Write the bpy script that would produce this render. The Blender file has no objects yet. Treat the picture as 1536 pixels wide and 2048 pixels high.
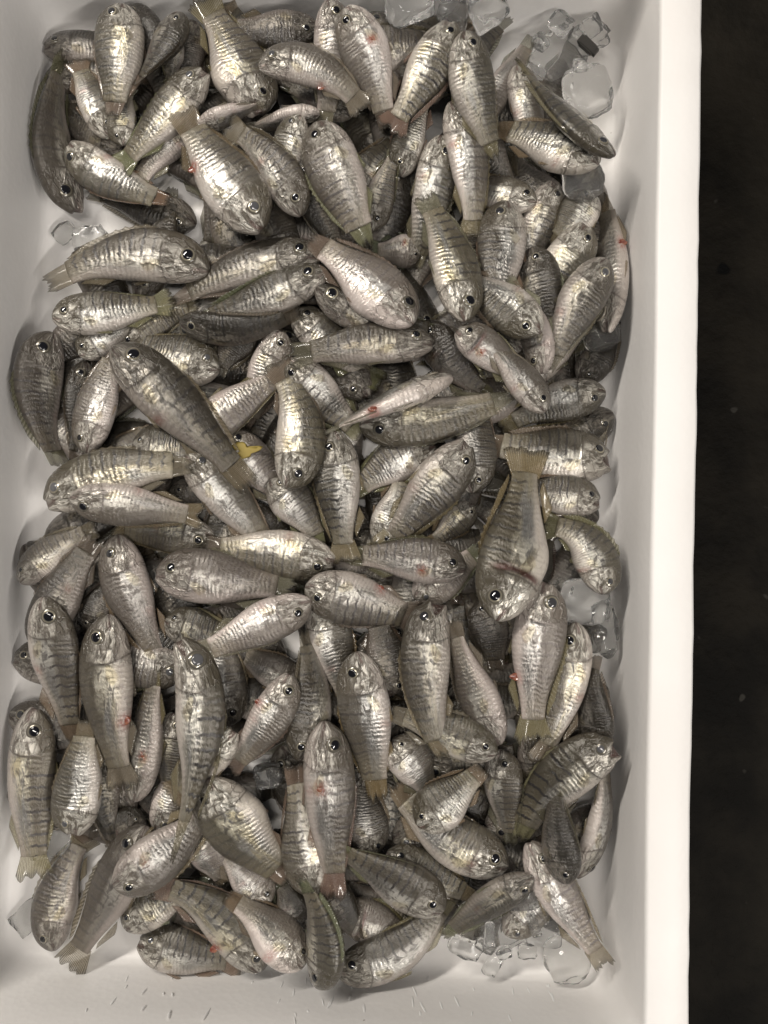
import bpy, bmesh, math, random
import numpy as np
from mathutils import Vector, Matrix, noise as mnoise

R = math.radians
scn = bpy.context.scene
col = scn.collection
rng = random.Random(11)

# ------------------------------------------------------------------ camera
FPX, CAMH, TILT = 1657.0, 0.52, R(3.2)      # focal length in photo pixels, height over the box floor
cam_d = bpy.data.cameras.new('camera')
cam = bpy.data.objects.new('camera', cam_d)
col.objects.link(cam)
cam.location = (0, 0, CAMH)
cam.rotation_euler = (TILT, 0, 0)
cam_d.sensor_fit = 'VERTICAL'
cam_d.sensor_height = 24
cam_d.lens = 24 * FPX / 2048.0
cam_d.clip_start = 0.01
cam_d.clip_end = 50
scn.camera = cam
scn.render.resolution_x, scn.render.resolution_y = 768, 1024

# ------------------------------------------------------------------ light
world = bpy.data.worlds.new('World')
scn.world = world
world.use_nodes = True
bg = world.node_tree.nodes['Background']
bg.inputs[0].default_value = (0.95, 0.96, 1.0, 1)
bg.inputs[1].default_value = 0.065


def tube_or_fill_lamp(name, loc, rot, sx, sy, watt, colr=(1, 0.95, 0.87)):
    l = bpy.data.lights.new(name, 'AREA')
    l.shape = 'RECTANGLE'
    l.size, l.size_y = sx, sy
    l.energy = watt
    l.color = colr
    o = bpy.data.objects.new(name, l)
    col.objects.link(o)
    o.location = loc
    o.rotation_euler = rot
    return o


def aim(loc, spin=0.0):
    q = (Vector((0, 0, .03)) - Vector(loc)).to_track_quat('-Z', 'Y').to_euler()
    return (q.x, q.y, q.z + spin)


for loc_, w_, c_ in (((-0.72, 0.80, 1.20), 17.8, (1, 0.935, 0.85)), ((-0.05, -0.10, 1.85), 9.2, (1, 0.935, 0.86)),
                     ((0.80, -0.72, 1.20), 11.6, (1, 0.945, 0.88))):  # the last one is an added fill, put in to brighten the walls
    tube_or_fill_lamp('tube_or_fill_lamp', loc_, aim(loc_), 0.8, 0.06, w_, c_)

scn.view_settings.view_transform = 'Standard'
scn.view_settings.look = 'None'
scn.view_settings.gamma = 1
scn.view_settings.exposure = 0.0
scn.cycles.max_bounces = 7
scn.cycles.transparent_max_bounces = 6
scn.cycles.caustics_reflective = False
scn.cycles.caustics_refractive = True


def px(x, y, z=0.0):
    """photo pixel -> world point on the level plane at height z"""
    d = np.array([(x - 768) / FPX, (1024 - y) / FPX, -1.0])
    c, s = math.cos(TILT), math.sin(TILT)
    d = np.array([d[0], c * d[1] - s * d[2], s * d[1] + c * d[2]])
    t = (z - CAMH) / d[2]
    return np.array([d[0] * t, d[1] * t, z])


# ------------------------------------------------------------------ material helpers
class NT:
    def __init__(self, name):
        self.m = bpy.data.materials.new(name)
        self.m.use_nodes = True
        self.t = self.m.node_tree
        self.n = self.t.nodes
        self.bsdf = self.n['Principled BSDF']
        self.out = self.n['Material Output']

    def node(self, typ, **kw):
        nd = self.n.new(typ)
        for k, v in kw.items():
            setattr(nd, k, v)
        return nd

    def put(self, sock, v):
        if isinstance(v, bpy.types.NodeSocket):
            self.t.links.new(v, sock)
        elif isinstance(v, (tuple, list)):
            sock.default_value = (*v, 1) if len(v) == 3 and len(sock.default_value) == 4 else v
        else:
            sock.default_value = v

    def math(self, op, a, b=0.0, c=0.0, clamp=False):
        nd = self.node('ShaderNodeMath', operation=op, use_clamp=clamp)
        self.put(nd.inputs[0], a)
        self.put(nd.inputs[1], b)
        self.put(nd.inputs[2], c)
        return nd.outputs[0]

    def add(self, a, b): return self.math('ADD', a, b)
    def sub(self, a, b): return self.math('SUBTRACT', a, b)
    def mul(self, a, b): return self.math('MULTIPLY', a, b)

    def step(self, v, a, b, lo=0.0, hi=1.0):
        nd = self.node('ShaderNodeMapRange', interpolation_type='SMOOTHSTEP')
        self.put(nd.inputs[0], v)
        nd.inputs[1].default_value, nd.inputs[2].default_value = a, b
        nd.inputs[3].default_value, nd.inputs[4].default_value = lo, hi
        return nd.outputs[0]

    def mix(self, f, a, b, blend='MIX'):
        nd = self.node('ShaderNodeMix', data_type='RGBA', blend_type=blend)
        self.put(nd.inputs[0], f)
        self.put(nd.inputs[6], a)
        self.put(nd.inputs[7], b)
        return nd.outputs[2]

    def fmix(self, f, a, b):
        nd = self.node('ShaderNodeMix', data_type='FLOAT')
        self.put(nd.inputs[0], f)
        self.put(nd.inputs[2], a)
        self.put(nd.inputs[3], b)
        return nd.outputs[0]

    def attr(self, name):
        return self.node('ShaderNodeAttribute', attribute_name=name).outputs['Fac']

    def vec(self, x, y, z):
        nd = self.node('ShaderNodeCombineXYZ')
        for i, v in enumerate((x, y, z)):
            self.put(nd.inputs[i], v)
        return nd.outputs[0]

    def noise(self, vec, scale, detail=2.0, rough=0.55, dist=0.0):
        nd = self.node('ShaderNodeTexNoise')
        self.put(nd.inputs['Vector'], vec)
        nd.inputs['Scale'].default_value = scale
        nd.inputs['Detail'].default_value = detail
        nd.inputs['Roughness'].default_value = rough
        nd.inputs['Distortion'].default_value = dist
        return nd.outputs['Fac']

    def bump(self, h, strength, dist, normal=None):
        nd = self.node('ShaderNodeBump')
        self.put(nd.inputs['Height'], h)
        nd.inputs['Strength'].default_value = strength
        nd.inputs['Distance'].default_value = dist
        if normal is not None:
            self.put(nd.inputs['Normal'], normal)
        return nd.outputs[0]

    def set(self, **kw):
        for k, v in kw.items():
            self.put(self.bsdf.inputs[k.replace('_', ' ')], v)
        return self.m


def fish_skin():
    k = NT('fish_skin')
    fs, fv = k.attr('fs'), k.attr('fv')
    oi = k.node('ShaderNodeObjectInfo')
    sep = k.node('ShaderNodeSeparateColor')
    k.put(sep.inputs[0], oi.outputs['Color'])
    dark, pink, bar = sep.outputs[0], sep.outputs[1], sep.outputs[2]
    gold, seed = oi.outputs['Alpha'], oi.outputs['Random']
    sd = k.mul(seed, 63.0)
    P = k.vec(k.mul(fs, 7.0), k.mul(fv, 1.15), sd)
    Pf = k.vec(k.mul(fs, 5.0), k.mul(fv, 1.6), k.add(sd, 9.0))
    n1 = k.noise(P, 1.1, 2.0)
    n2 = k.noise(Pf, 2.6, 3.0, 0.6, 0.6)
    n3 = k.noise(Pf, 9.0, 3.0, 0.62)
    n4 = k.noise(Pf, 26.0, 2.0, 0.6)
    nb = k.noise(k.vec(k.mul(fs, 2.2), k.mul(fv, 1.5), k.add(sd, 31.0)), 1.7, 2.0)
    vw = k.add(fv, k.mul(k.sub(n1, 0.5), 0.55))
    vw = k.add(vw, k.mul(k.sub(n3, 0.5), 0.22))
    back = k.step(vw, 0.0, 0.30)
    belly = k.step(vw, -0.78, -0.35, 1.0, 0.0)
    head = k.step(k.add(fs, k.mul(fv, 0.015)), 0.235, 0.285, 1.0, 0.0)
    tailm = k.step(fs, 0.60, 0.86)
    # flank silver in patches, gold in places
    silver = k.mix(k.mul(gold, k.step(nb, 0.38, 0.62)), (0.45, 0.44, 0.415), (0.53, 0.475, 0.34))
    silver = k.mix(k.step(n2, 0.50, 0.30, 0.0, 0.85), silver, (0.12, 0.112, 0.10))
    shoulder = k.mul(k.step(fs, 0.24, 0.32), k.step(k.add(fs, k.mul(n2, 0.3)), 0.72, 0.55))
    shoulder = k.mul(shoulder, k.step(n2, 0.42, 0.52))
    silver = k.mix(shoulder, silver, k.mix(k.mul(gold, 0.8), (0.90, 0.89, 0.85), (0.92, 0.85, 0.64)))
    c = k.mix(k.mul(back, 0.92), silver, (0.058, 0.048, 0.029))
    c = k.mix(k.mul(belly, 0.8), c, (0.56, 0.505, 0.455))
    c = k.mix(k.mul(tailm, 0.72), c, (0.19, 0.165, 0.11))
    # transverse wrinkle rows of the scales
    chev = k.mul(k.math('ABSOLUTE', k.add(fv, -0.1)), 0.55)
    ph = k.add(k.mul(fs, 31.0), k.add(k.mul(n2, 1.3), k.sub(k.mul(n1, 1.4), chev)))
    ridge = k.add(k.mul(k.math('SINE', k.mul(ph, 6.2832)), 0.5), 0.5)
    rpatch = k.step(k.noise(k.vec(k.mul(fs, 3.0), k.mul(fv, 1.0), k.add(sd, 17.0)), 1.6, 2.0), 0.36, 0.60, 0.15, 1.0)
    bodym = k.math('MULTIPLY', k.sub(1.0, head), k.step(fs, 0.9, 0.8))
    bodym = k.mul(bodym, rpatch)
    c = k.mix(k.mul(k.mul(k.step(ridge, 0.55, 0.1), bodym), 0.24), c, (0.12, 0.105, 0.085))
    # dark vertical bars on the upper flank
    bp = k.add(k.mul(fs, 14.0), k.add(k.mul(nb, 0.7), k.mul(n2, 0.30)))
    bw = k.step(k.math('COSINE', k.mul(bp, 6.2832)), 0.55, 0.92)
    bm = k.mul(k.step(k.add(fv, k.mul(k.sub(n3, 0.5), 0.5)), -0.30, 0.12), k.step(fs, 0.27, 0.36))
    bm = k.mul(bm, k.step(k.noise(k.vec(k.mul(fs, 11.0), fv, sd), 0.9, 1.0), 0.28, 0.46))
    c = k.mix(k.mul(k.mul(bw, bm), bar), c, (0.030, 0.027, 0.026))
    # head: mottled plates
    hc = k.mix(k.step(n2, 0.40, 0.58), (0.12, 0.106, 0.082), (0.70, 0.67, 0.60))
    hc = k.mix(k.step(vw, 0.15, 0.6), hc, (0.085, 0.073, 0.050))
    hc = k.mix(k.step(fv, -0.5, -0.95), hc, (0.44, 0.40, 0.35))
    opl = k.step(k.math('ABSOLUTE', k.sub(k.add(fs, k.mul(k.mul(fv, fv), 0.05)), 0.272)), 0.0, 0.012, 1.0, 0.0)
    prel = k.step(k.math('ABSOLUTE', k.sub(k.add(fs, k.mul(k.mul(fv, fv), 0.06)), 0.195)), 0.0, 0.008, 1.0, 0.0)
    c = k.mix(head, c, hc)
    lowside = k.step(fv, 0.6, 0.3)
    c = k.mix(k.mul(k.mul(opl, lowside), 0.8), c, (0.10, 0.085, 0.07))
    c = k.mix(k.mul(k.mul(prel, lowside), 0.5), c, (0.13, 0.11, 0.09))
    mouth = k.attr('fmouth')
    c = k.mix(mouth, c, (0.10, 0.05, 0.042))
    bl = k.mul(k.attr('fblood'), k.step(k.add(n3, k.mul(n2, 0.5)), 0.50, 0.85))
    c = k.mix(bl, c, (0.27, 0.075, 0.045))
    # whole-fish tone
    c = k.mix(k.mul(pink, 0.55), c, k.mix(0.5, (0.53, 0.45, 0.425), c))
    c = k.mix(k.mul(pink, k.mul(belly, 0.7)), c, (0.62, 0.53, 0.50))
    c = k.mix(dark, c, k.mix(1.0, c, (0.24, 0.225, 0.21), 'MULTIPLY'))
    c = k.mix(k.step(n4, 0.68, 0.78), c, k.mix(1.0, c, (0.45, 0.42, 0.40), 'MULTIPLY'))
    # relief
    vo = k.node('ShaderNodeTexVoronoi', feature='DISTANCE_TO_EDGE')
    k.put(vo.inputs['Vector'], k.vec(k.add(k.mul(fs, 6.0), n2), k.add(k.mul(fv, 1.5), n1), sd))
    vo.inputs['Scale'].default_value = 2.2
    plates = k.mul(k.step(vo.outputs['Distance'], 0.0, 0.16), head)
    c = k.mix(k.mul(k.mul(k.step(vo.outputs['Distance'], 0.07, 0.0), head), 0.35), c, (0.10, 0.085, 0.07))
    hgt = k.add(k.mul(plates, 1.3), k.add(k.mul(k.mul(ridge, bodym), 0.42), k.add(k.mul(n3, 0.45), k.mul(n2, 1.4))))
    nrm = k.bump(hgt, 0.62, 0.00075)
    cn = k.bump(k.add(k.mul(n4, 1.0), k.mul(n3, 0.6)), 0.7, 0.0005, nrm)
    met = k.mul(k.sub(1.0, k.mul(back, 0.75)), k.sub(1.0, k.mul(belly, 0.75)))
    met = k.mul(met, k.sub(1.0, k.mul(tailm, 0.6)))
    met = k.mul(met, k.fmix(head, k.step(n2, 0.30, 0.52, 0.45, 0.95), k.step(n2, 0.42, 0.6, 0.15, 0.75)))
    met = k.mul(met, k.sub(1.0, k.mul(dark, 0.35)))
    met = k.mul(met, k.sub(1.0, bl))
    met = k.mul(met, k.sub(1.0, k.mul(k.mul(shoulder, k.sub(1.0, back)), 0.25)))
    met = k.mul(met, k.sub(1.0, k.mul(k.mul(bw, bm), k.mul(bar, 0.7))))
    k.set(Base_Color=c, Metallic=met, Roughness=k.fmix(n3, 0.27, 0.44), Normal=nrm,
          Coat_Weight=1.0, Coat_Roughness=0.035, Coat_IOR=1.36, Coat_Normal=cn)
    k.set(Specular_IOR_Level=0.5)
    return k.m


def fin_skin():
    k = NT('fin_membrane')
    fs, fv = k.attr('fs'), k.attr('fv')
    oi = k.node('ShaderNodeObjectInfo')
    ray = k.add(k.mul(k.math('SINE', k.mul(fv, 62.0)), 0.5), 0.5)
    n = k.noise(k.vec(k.mul(fs, 6.0), k.mul(fv, 6.0), k.mul(oi.outputs['Random'], 40.0)), 2.0, 3.0)
    c = k.mix(ray, (0.25, 0.22, 0.16), (0.13, 0.114, 0.08))
    c = k.mix(1.0, c, oi.outputs['Color'], 'MULTIPLY')
    c = k.mix(k.step(oi.outputs['Alpha'], 1.2, 1.5), c, (0.33, 0.325, 0.30))
    tip = k.step(k.add(fs, k.mul(n, 0.3)), 0.86, 1.08)
    c = k.mix(k.mul(tip, 0.8), c, (0.03, 0.026, 0.02))
    nrm = k.bump(k.add(ray, n), 0.5, 0.0004)
    k.set(Base_Color=c, Roughness=0.35, Coat_Weight=0.6, Coat_Roughness=0.08, Normal=nrm)
    tr = k.node('ShaderNodeBsdfTransparent')
    tr.inputs[0].default_value = (0.97, 0.96, 0.93, 1)
    m2 = k.node('ShaderNodeMixShader')
    k.put(m2.inputs[0], k.math('MULTIPLY', k.fmix(ray, 0.76, 0.40), oi.outputs['Alpha'], 0.0, True))
    k.t.links.new(k.bsdf.outputs[0], m2.inputs[1])
    k.t.links.new(tr.outputs[0], m2.inputs[2])
    k.t.links.new(m2.outputs[0], k.out.inputs[0])
    return k.m


def eye_mats():
    k = NT('fish_iris')
    tc = k.node('ShaderNodeTexCoord')
    s = k.node('ShaderNodeSeparateXYZ')
    k.put(s.inputs[0], tc.outputs['Object'])
    r = k.math('SQRT', k.add(k.mul(s.outputs[0], s.outputs[0]), k.mul(s.outputs[1], s.outputs[1])))
    oi = k.node('ShaderNodeObjectInfo')
    n = k.noise(tc.outputs['Object'], 4.0, 2.0)
    ring = k.mul(k.step(r, 0.54, 0.60), k.step(k.add(r, k.mul(k.sub(n, 0.5), 0.12)), 0.70, 0.80, 1.0, 0.0))
    bright = k.mix(oi.outputs['Random'], (0.44, 0.40, 0.30), (0.16, 0.145, 0.115))
    c = k.mix(ring, (0.085, 0.077, 0.062), bright)
    c = k.mix(k.step(r, 0.86, 1.0), c, (0.28, 0.25, 0.20))
    k.set(Base_Color=c, Metallic=k.mul(ring, 0.5), Roughness=0.25, Coat_Weight=1.0, Coat_Roughness=0.03)
    p = NT('fish_pupil')
    po = p.node('ShaderNodeObjectInfo')
    p.set(Base_Color=p.mix(p.step(po.outputs['Random'], 0.72, 1.0), (0.006, 0.006, 0.008), (0.10, 0.10, 0.105)), Roughness=0.08, Coat_Weight=1.0, Coat_Roughness=0.02)
    return k.m, p.m


def blood_mat():
    k = NT('raw_flesh')
    tc = k.node('ShaderNodeTexCoord')
    n = k.noise(tc.outputs['Object'], 350.0, 3.0)
    c = k.mix(k.step(n, 0.35, 0.65), (0.14, 0.03, 0.02), (0.26, 0.105, 0.065))
    k.set(Base_Color=c, Roughness=0.25, Coat_Weight=0.5, Normal=k.bump(n, 0.5, 0.0006))
    return k.m


def foam_mat():
    k = NT('white_foam')
    tc = k.node('ShaderNodeTexCoord')
    v = k.node('ShaderNodeTexVoronoi')
    k.put(v.inputs['Vector'], tc.outputs['Object'])
    v.inputs['Scale'].default_value = 260
    n = k.noise(tc.outputs['Object'], 9.0, 3.0)
    nf = k.noise(tc.outputs['Object'], 90.0, 3.0)
    speck = k.noise(tc.outputs['Object'], 140.0, 1.0)
    c = k.mix(k.step(n, 0.35, 0.7), (0.90, 0.885, 0.87), (0.85, 0.83, 0.81))
    c = k.mix(k.step(speck, 0.84, 0.88), c, (0.35, 0.31, 0.27))
    h = k.add(k.mul(v.outputs['Distance'], 0.6), k.mul(nf, 0.7))
    k.set(Base_Color=c, Roughness=k.fmix(n, 0.35, 0.6), Specular_IOR_Level=0.35, Normal=k.bump(h, 0.22, 0.0006))
    return k.m


def ground_mat():
    k = NT('dark_wet_concrete')
    tc = k.node('ShaderNodeTexCoord')
    o = tc.outputs['Object']
    n = k.noise(o, 14.0, 4.0, 0.6)
    nf = k.noise(o, 120.0, 3.0, 0.6)
    c = k.mix(k.step(n, 0.35, 0.7), (0.0035, 0.003, 0.0022), (0.0125, 0.0105, 0.0075))
    sp = k.noise(o, 105.0, 0.0)
    c = k.mix(k.step(sp, 0.80, 0.87), c, (0.030, 0.028, 0.024))
    pit = k.noise(o, 38.0, 1.0)
    c = k.mix(k.step(pit, 0.72, 0.76), c, (0.001, 0.001, 0.001))
    k.set(Base_Color=c, Roughness=0.75, Specular_IOR_Level=0.12, Normal=k.bump(k.add(nf, n), 0.6, 0.003))
    return k.m


def ice_mat():
    k = NT('clear_ice')
    tc = k.node('ShaderNodeTexCoord')
    n = k.noise(tc.outputs['Object'], 55.0, 3.0)
    cl = k.noise(tc.outputs['Object'], 90.0, 3.0)
    k.set(Base_Color=(0.97, 0.97, 0.96), Roughness=k.step(cl, 0.42, 0.68, 0.03, 0.25), IOR=1.31, Transmission_Weight=0.94,
          Normal=k.bump(n, 0.35, 0.003))
    return k.m


def plain(name, c, **kw):
    k = NT(name)
    return k.set(Base_Color=c, **kw)


SKIN, FIN = fish_skin(), fin_skin()
IRIS, PUPIL = eye_mats()
FLESH, FOAM, GROUND, ICE = blood_mat(), foam_mat(), ground_mat(), ice_mat()
STREAK = plain('painted_glint_white', (0.97, 0.97, 0.96), Roughness=0.5)  # matte white stands in for lamp glints on the water
YELLOW = plain('yellow_yolk', (0.31, 0.235, 0.055), Roughness=0.6)


# ------------------------------------------------------------------ mesh helpers
def link(name, verts, faces, mat, parent=None, attrs=None, smooth=True, loc=None):
    me = bpy.data.meshes.new(name)
    me.from_pydata([tuple(map(float, v)) for v in verts], [], faces)
    if attrs:
        for an, vals in attrs.items():
            a = me.attributes.new(an, 'FLOAT', 'POINT')
            a.data.foreach_set('value', np.asarray(vals, dtype=np.float32))
    if smooth:
        me.polygons.foreach_set('use_smooth', [True] * len(me.polygons))
    me.materials.append(mat)
    me.update()
    o = bpy.data.objects.new(name, me)
    if parent is not None:
        o.parent = parent
    if loc is not None:
        o.location = loc
    col.objects.link(o)
    return o


def tag(o, label=None, cat=None, group=None, kind=None):
    if label: o['label'] = label
    if cat: o['category'] = cat
    if group: o['group'] = group
    if kind: o['kind'] = kind
    return o


# ------------------------------------------------------------------ setting
ZG = -0.028                                           # ground under the box
g = 3.0
link('ground', [(-g, -g, ZG), (g, -g, ZG), (g, g, ZG), (-g, g, ZG)], [(0, 1, 2, 3)], GROUND, smooth=False)
tag(bpy.data.objects['ground'], 'dark wet concrete ground beside the white box', None, None, 'structure')

# the foam box: its inside edges come from the rim seen in the photo
ZR = 0.069
rt, rb = px(1321, 0, ZR), px(1288, 2000, ZR)
lt = px(10, 0, ZR)
axis = (rt - rb) / np.linalg.norm(rt - rb)            # long side
perp = np.array([axis[1], -axis[0], 0])               # towards the rim beside the ground
bot = px(700, 2082, ZR)
top = px(700, -95, ZR)
uR = float(np.dot(rt, perp))
uL = float(np.dot(lt, perp)) - 0.004
vB, vT = float(np.dot(bot, axis)), float(np.dot(top, axis))
BC = np.array([(uR + uL) / 2, (vB + vT) / 2])
HW, HL = (uR - uL) / 2, (vT - vB) / 2
DRAFT = 0.0035


def boxpt(u, v, z):
    p = perp * (BC[0] + u) + axis * (BC[1] + v)
    return (p[0], p[1], z)


def rounded(hw, hl, r, z, n=7):
    pts = []
    for cx, cy, a0 in ((hw - r, hl - r, 0), (-hw + r, hl - r, 90), (-hw + r, -hl + r, 180), (hw - r, -hl + r, 270)):
        for i in range(n):
            a = R(a0 + 90 * i / (n - 1))
            pts.append((cx + r * math.cos(a), cy + r * math.sin(a), z))
    return pts


def subdivided(loop, step=0.012):
    out = []
    for i in range(len(loop)):
        a, b = np.array(loop[i]), np.array(loop[(i + 1) % len(loop)])
        L = np.linalg.norm(b - a)
        k = max(1, int(L / step)) if L > 0.03 else 1
        for j in range(k):
            out.append(tuple(a + (b - a) * j / k))
    return out


def build_box():
    TW = 0.0245
    w, l = HW, HL
    prof = [(w + TW - .006, l + TW - .006, .022, ZG), (w + TW - .003, l + TW - .003, .024, ZG + .004),
            (w + TW, l + TW, .026, ZR - .004), (w + TW - .0008, l + TW - .0008, .026, ZR - .0012),
            (w + TW - .0025, l + TW - .0025, .025, ZR), (w + TW - .012, l + TW - .012, .023, ZR + .0003),
            (w + .0022, l + .0022, .015, ZR), (w + .0006, l + .0006, .014, ZR - .0008), (w, l, .014, ZR - .003),
            (w - DRAFT * .35, l - DRAFT * .35, .014, ZR * .66), (w - DRAFT * .66, l - DRAFT * .66, .014, ZR * .33),
            (w - DRAFT, l - DRAFT, .014, .008), (w - DRAFT - .0014, l - DRAFT - .0014, .014, .003),
            (w - DRAFT - .0045, l - DRAFT - .0045, .0125, .0006), (w - DRAFT - .009, l - DRAFT - .009, .010, 0.0)]
    verts, faces = [], []
    base = rounded(*prof[0])
    counts = []
    for i in range(len(base)):
        a, b = np.array(base[i]), np.array(base[(i + 1) % len(base)])
        L = np.linalg.norm(b - a)
        counts.append(int(L / .012) if L > .03 else 1)
    for p in prof:
        lp = rounded(*p)
        for i in range(len(lp)):
            a, b = np.array(lp[i]), np.array(lp[(i + 1) % len(lp)])
            for j in range(counts[i]):
                q = a + (b - a) * j / counts[i]
                verts.append(q)
    n = sum(counts)
    out = []
    for i, q in enumerate(verts):
        d = mnoise.noise(Vector((q[0] * 18, q[1] * 18, q[2] * 18))) * .0006
        if 2 <= i // n <= 6:
            d += mnoise.noise(Vector((q[0] * 160, q[1] * 160, 3))) * .0005
        s = 1 + d / .18
        out.append(boxpt(q[0] * s, q[1] * s, q[2]))
    for k in range(len(prof) - 1):
        for i in range(n):
            faces.append((k * n + i, k * n + (i + 1) % n, (k + 1) * n + (i + 1) % n, (k + 1) * n + i))
    faces.append(tuple((len(prof) - 1) * n + i for i in range(n)))
    faces.append(tuple(reversed(range(n))))
    o = link('foam_box', out, faces, FOAM)
    tag(o, 'white polystyrene foam fish box with thick pale rim', 'box')
    return o


box = build_box()


def inside(xy):
    """signed distances (u, v) of points in box axes"""
    u = xy @ perp[:2] - BC[0]
    v = xy @ axis[:2] - BC[1]
    return u, v


# ------------------------------------------------------------------ heap bookkeeping: height field of what already lies in the box
CELL = 0.0022
GX, GY = 200, 340
HF = np.zeros((GX, GY))


def cells(xy):
    i = np.clip(((xy[:, 0] + GX * CELL / 2 - 0.035) / CELL + 32).astype(int), 0, GX - 1)
    j = np.clip(((xy[:, 1] + GY * CELL / 2) / CELL).astype(int), 0, GY - 1)
    return i, j


def raise_field(pts):
    for ox in (-.3, .3):
        for oy in (-.3, .3):
            i, j = cells(pts[:, :2] + np.array([ox, oy]) * CELL)
            np.maximum.at(HF, (i, j), pts[:, 2])


def push_in(pts):
    """shift that brings points inside the walls"""
    u, v = inside(pts[:, :2])
    dr = DRAFT * (1 - np.clip(pts[:, 2], 0, ZR) / ZR) + .0012
    su = min(0, float(np.min(HW - dr - u))) + max(0, float(np.max(-HW + dr - u)))
    sv = min(0, float(np.min(HL - dr - v))) + max(0, float(np.max(-HL + dr - v)))
    return (perp * su + axis * sv)[:2]


# ------------------------------------------------------------------ fish
XS = np.array([0, .004, .012, .03, .06, .10, .15, .20, .27, .35, .45, .55, .65, .74, .82, .88])
UP = np.array([.00, .072, .122, .200, .298, .388, .452, .490, .518, .53, .508, .450, .368, .298, .256, .242])
LO = np.array([.00, .066, .112, .180, .264, .340, .400, .437, .465, .48, .466, .415, .335, .268, .228, .214])
WD = np.array([.00, .050, .082, .118, .156, .190, .222, .245, .265, .268, .256, .222, .172, .118, .076, .030])
EX = np.concatenate([np.array([0, .002, .005, .010, .017, .027]), np.linspace(.04, .32, 27), np.linspace(.34, .88, 31)])
NR, NS = len(EX), 30
TT = np.linspace(0, 2 * np.pi, NS, endpoint=False)


def prof(x, tab):
    # smooth interpolation of the outline tables
    xs = np.clip(x, 0, .88)
    y = np.interp(xs, XS, tab)
    h = .012
    return (np.interp(np.clip(xs - h, 0, .88), XS, tab) + 2 * y + np.interp(np.clip(xs + h, 0, .88), XS, tab)) / 4 if tab[0] != 0 else \
        np.where(xs < .03, y, (np.interp(xs - h, XS, tab) + 2 * y + np.interp(np.clip(xs + h, 0, .88), XS, tab)) / 4)


def smooth(a, b, x):
    t = np.clip((x - a) / (b - a), 0, 1)
    return t * t * (3 - 2 * t)


def body_template(mouth_open, fat, slim=False, gills=False):
    X = np.repeat(EX[:, None], NS, 1)
    T = np.repeat(TT[None, :], NR, 0)
    st, ct = np.sin(T), np.cos(T)
    up, lo, wd = prof(X, UP), prof(X, LO), prof(X, WD)
    lo = lo * (1 + fat * np.exp(-((X - .40) / .13) ** 2))
    if slim:
        tp = 1 - .50 * smooth(.40, .88, X)
        up, lo = up * tp, lo * tp
    Y = np.where(st > 0, up * np.abs(st) ** .95, -lo * np.abs(st) ** .92)
    Z = wd * np.sign(ct) * np.abs(ct) ** .82
    V = np.where(st > 0, Y / np.maximum(up, 1e-4), Y / np.maximum(lo, 1e-4))
    # (outline varies from fish to fish)
    # gill cover edge and cheek plate
    xo = .285 - .05 * V ** 2
    win = smooth(.75, .35, V) * smooth(-.98, -.7, V)
    Z = Z * (1 + .13 * win * smooth(xo + .004, xo - .012, X) * smooth(.13, .25, X))
    xp = .20 - .06 * V ** 2
    Z = Z * (1 - .045 * win * np.exp(-((X - xp) / .008) ** 2))
    Z = Z * (1 + .05 * np.exp(-((X - .12) / .04) ** 2 - ((V - .35) / .3) ** 2))
    # mouth line
    ml = -.01 - .9 * X
    md = (Y - ml) / .026
    mk = np.exp(-md ** 2) * smooth(.10, .07, X)
    Z = Z * (1 - .30 * mk)
    M = mk * .85
    if gills:
        fl = win * smooth(xo + .003, xo - .05, X) * smooth(.15, .26, X)
        Z = Z * (1 + .30 * fl)
        M = np.maximum(M, win * smooth(xo - .006, xo + .008, X) * smooth(xo + .055, xo + .02, X))
    if mouth_open:
        ang_u, ang_l = R(14) * mouth_open, R(30) * mouth_open
        px_, py_ = .105, -.10
        k = smooth(.11, .02, X)
        dx, dy = X - px_, (Y - py_) * .36
        isup = (Y > ml)
        a = np.where(isup, -ang_u, ang_l) * k
        ca, sa = np.cos(a), np.sin(a)
        X2 = px_ + dx * ca - dy * sa
        Y2 = py_ + (dx * sa + dy * ca) / .36
        gap = np.exp(-((Y - ml) / .05) ** 2) * smooth(.12, .06, X) * mouth_open
        X, Y = X2 + gap * .035, Y2
        M = np.maximum(M, gap)
    return X, Y, Z, V, M


class Fish:
    pass


def frame(q, depth):
    """functions giving a world point from fish coordinates (x along, y back-belly, z side), all in body units"""
    A, B, C, TL = q.A, q.B, q.C, q.TL

    def spine(x):
        t = np.interp(x, q.arc, q.tt)
        t = np.where(x > 1, 1 + (x - 1), t)
        t = np.where(x < 0, x, t)
        xy = ((1 - t) ** 2)[..., None] * A + (2 * t * (1 - t))[..., None] * B + (t ** 2)[..., None] * C
        dt = (2 * (1 - t))[..., None] * (B - A) + (2 * t)[..., None] * (C - B)
        dt = dt / np.linalg.norm(dt, axis=-1, keepdims=True)
        s = 2 * np.clip(x, -.1, 1.1) - 1
        z = q.z0 + q.slope * s * TL / 2 + q.sag * (s * s - .33) * TL
        return xy, dt, z

    def world(x, y, z):
        x, y, z = np.broadcast_arrays(np.asarray(x, float), np.asarray(y, float), np.asarray(z, float))
        xy, dt, zz = spine(x)
        S = np.stack([-dt[..., 1], dt[..., 0]], -1) * q.sgn     # level vector on the dorsal side
        r = q.roll + q.twist * (x - .4)
        cr, sr = np.cos(r), np.sin(r)
        dx = S * cr[..., None]
        wx = -S * sr[..., None]
        px_ = xy + dx * (y * depth)[..., None] + wx * (z * depth)[..., None]
        pz = zz + sr * y * depth + cr * z * depth
        return np.concatenate([px_, pz[..., None]], -1)

    return world


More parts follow.
